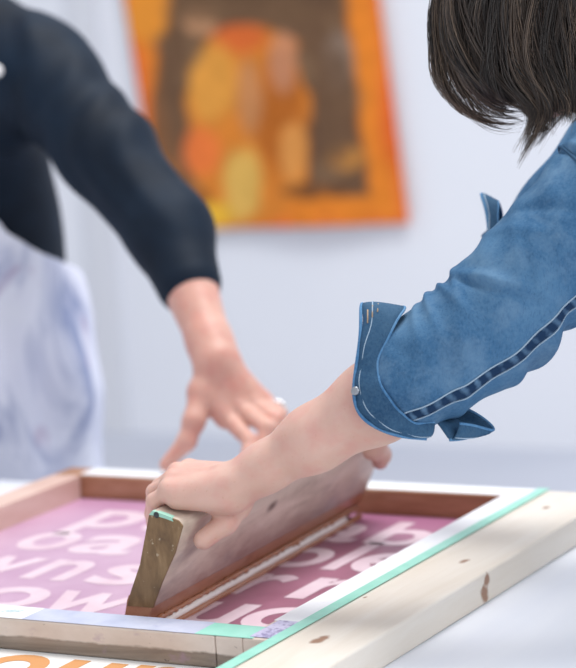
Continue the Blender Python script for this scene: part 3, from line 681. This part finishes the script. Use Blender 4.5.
# ---------------- far person
pf = thing('person', 'person in dark long-sleeved top and stained pale apron behind the frame', 'person', (-1.235, 1.16, ZF))
F_S = aty(44, 74, 1.10); F_E = aty(170, 232, 1.0); F_W = aty(217, 362, .865)
TC = V(-1.235, 1.14, 0)
def mirx(p): p = np.asarray(p, float); return V(2*TC[0]-p[0], p[1], p[2]-.036*float(ss(.5, .15, p[2])))
def flat_hand(F, T):
    W = T(F_W); A = lambda x, y, Y: T(aty(x, y, Y))
    mcp = [A(226, 417, .835), A(241, 409, .85), A(254, 404, .868), A(264, 402, .886)]
    pip = [A(250, 441, .800), A(267, 428, .815), A(276, 420, .842), A(280, 415, .868)]
    tip = [T(V(-.475, .768, .062)), T(V(-.462, .776, .060)), T(V(-.455, .792, .052)), T(V(-.452, .812, .040))]
    for i in range(4):
        F.cap(W, mcp[i], .026, .0155, .012); F.chain([mcp[i], pip[i], lerp(pip[i], tip[i], .6), tip[i]], (.0135, .0115, .0100, .0085), .006)
        F.ell(mcp[i]+V(0, -.004, .005), (.012, .012, .012), None, .006)
    cm = A(203, 392, .835); mc = A(194, 421, .80); ip = A(187, 441, .785); tp_ = T(V(-.612, .762, .055))
    F.cap(W, cm, .025, .022, .015); F.chain([cm, mc, ip, tp_], (.0205, .0165, .0135, .0105), .010); F.cap(cm, mcp[0], .018, .014, .014)
    return
def farm(F, W, E, S, k=.02):
    d = (E-W)/np.linalg.norm(E-W); l = np.linalg.norm(E-W)
    F.cap(W, W+d*.04, .031, .033, .02); F.cap(W+d*.04, W+d*.17, .033, .044, k); F.cap(W+d*.17, E, .044, .047, k); F.cap(E, S, .05, .06, k)
F = Field((-.75, .68, .02), (-.40, 1.08, .46), .003); flat_hand(F, lambda p: np.asarray(p, float)); farm(F, F_W, F_E, F_S); a1 = F.mesh()
F = Field((2*TC[0]+.40, .68, -.02), (2*TC[0]+.75, 1.08, .46), .0035); flat_hand(F, mirx); farm(F, mirx(F_W), mirx(F_E), mirx(F_S)); a2 = F.mesh()
FNECK = V(TC[0], 1.13, F_S[2]+.135); FHC = V(TC[0]+.01, 1.06, F_S[2]+.32); FP = V(TC[0], 1.20, .17)
F = Field((-1.80, .80, ZF-.01), (-.60, 1.50, 1.20), .009)
tz = [(FP, .14), (V(TC[0], 1.18, .36), .125), (V(TC[0], 1.16, .52), .135)]
F.chain([a for a, b in tz], [b for a, b in tz], .05); F.cap(F_S+V(-.06, .02, -.02), mirx(F_S)+V(.06, .02, -.02), .08, .08, .06); F.cap(FNECK+V(0, .02, -.03), FHC+V(0, .02, -.08), .066, .062, .03)
for T in (lambda p: np.asarray(p, float), mirx): F.cap(T(lerp(F_W, F_E, .75)), T(F_E), .040, .044, .02); F.cap(T(F_E), T(F_S), .045, .06, .02)
ey2, HA2, HL2 = head_prims(F, FHC, V(.25, -.85, -.45), V(.1, -.4, .9))
legs2 = []
for s in (-1, 1):
    hip = FP+V(s*.09, 0, -.05); k_ = V(TC[0]+s*.10, 1.16, -.30); an = V(TC[0]+s*.11, 1.20, ZF+.08); legs2.append((hip, k_, an)); F.chain([hip, k_, an], (.085, .056, .042), .03); F.cap(an, an+V(0, -.12, -.05), .038, .028, .02)
obj('body', join(F.mesh(), a1, a2), M['skin_far'], pf); eyes(pf, ey2, HA2)
F = Field(FHC-.19, FHC+.19, .007); b0, b1, b2 = HA2
F.ell(FHC+b2*.035-b0*.02, (.110, .092, .102), HA2, .02); F.ell(FHC-b0*.06-b2*.03, (.06, .08, .09), HA2, .03); F.cut(FHC+b0*.055, b0-b2*.3)
obj('hair', F.mesh(), M['hair_cap'], pf)
# dark top with sleeves to mid forearm
F = Field((-1.80, .86, .06), (-.56, 1.42, F_S[2]+.26), .006)
F.chain([a for a, b in tz], [b+.018 for a, b in tz], .05); F.cap(F_S+V(-.06, .02, -.02), mirx(F_S)+V(.06, .02, -.02), .096, .096, .06)
CUT = .40
for T in (lambda p: np.asarray(p, float), mirx):
    S, E, W = T(F_S), T(F_E), T(F_W); c_ = lerp(E, W, CUT)
    F.chain([S, lerp(S, E, .5), E, c_], (.088, .076, .066, .052), .03)
F.cap(FNECK+V(0, .02, -.06), FNECK+V(0, .01, -.01), .085, .08, .03)
for T in (lambda p: np.asarray(p, float), mirx): F.cap(T(F_S+V(-.035, .02, .005)), T(V(TC[0]+.06, 1.14, F_S[2]+.075)), .085, .085, .05)
dse = (F_E-F_S)/np.linalg.norm(F_E-F_S)
F.wave(lambda P: 0.0026*np.sin((P@V(.75, .1, .35))*120+5*np.sin(P[..., 2]*16))*ss(.36, .5, P[..., 2])*ss(-1.12, -1.0, P[..., 0]))
F.cut(V(0, 0, .24), (0, 0, -1)); F.cut(FNECK+V(0, 0, .02), (0, -.3, 1))
obj('dark_top', F.mesh(), M['black'], pf)
F = Field((-1.42, 1.0, ZF), (-.90, 1.45, .36), .011); F.ell(FP, (.17, .15, .14), None, .05)
for hip, k_, an in legs2: F.chain([hip, k_, an], (.10, .072, .06), .03)
F.cut((0, 0, ZF+.06), (0, 0, -1)); obj('trousers', F.mesh(), M['trousers'], pf)
for hip, k_, an in legs2:
    F = Field((an[0]-.09, .98, ZF), (an[0]+.09, 1.32, ZF+.16), .007); F.cap(an+V(0, .02, -.045), an+V(0, -.13, -.045), .046, .038, .03); F.cap(an, an+V(0, 0, -.04), .047, .047, .02)
    F.cut((0, 0, ZF+.004), (0, 0, -1)); obj('shoe', F.mesh(), M['shoe'], pf)
# apron: bib and skirt wrapped round the front of the body
def apron():
    v = []; zs = np.linspace(-.40, .60, 70); n = 90
    for z in zs:
        sk = ss(.30, .05, z); half = np.interp(z, [-.4, .27, .33, .37, .46], [1.4, 1.35, .80, .60, .42]); R = np.interp(z, [-.4, -.04, .07, .19, .27, .33, .6], [.228, .224, .226, .210, .186, .168, .162]); Ry = lerp(.165, .200, sk)
        cy = 1.17-.03*ss(.3, 0, z)
        for a in np.linspace(-1.62*half, 1.62*half, n):
            w = .010*sk*math.sin(a*9+z*5)+.006*math.sin(a*5-z*11)+.004*math.sin(z*30+a*3)
            v.append((TC[0]+(R+w)*math.sin(a), cy-(Ry+w)*math.cos(a), z))
    f = [[i*n+j, i*n+j+1, (i+1)*n+j+1, (i+1)*n+j] for i in range(len(zs)-1) for j in range(n-1)]
    return v, f
ap = obj('apron', apron(), M['apron'], pf); s_ = ap.modifiers.new('thickness', 'SOLIDIFY'); s_.thickness = .003
bp = aty(-3, 71, .99)
obj('strap_button', disc(bp, V(.25, -.95, .1), .011, .006), M['white_plastic'], pf, label='pale round button on the dark top')
rg = aty(277, 409, .875)
tq = np.linspace(0, 2*math.pi, 25)
obj('ring', tube([rg+.0125*(math.cos(a)*V(.2, .5, .8)+math.sin(a)*V(.9, .3, -.3)) for a in tq], .0028, 8, False), M['silver'], pf, label='pale ring on the hand')
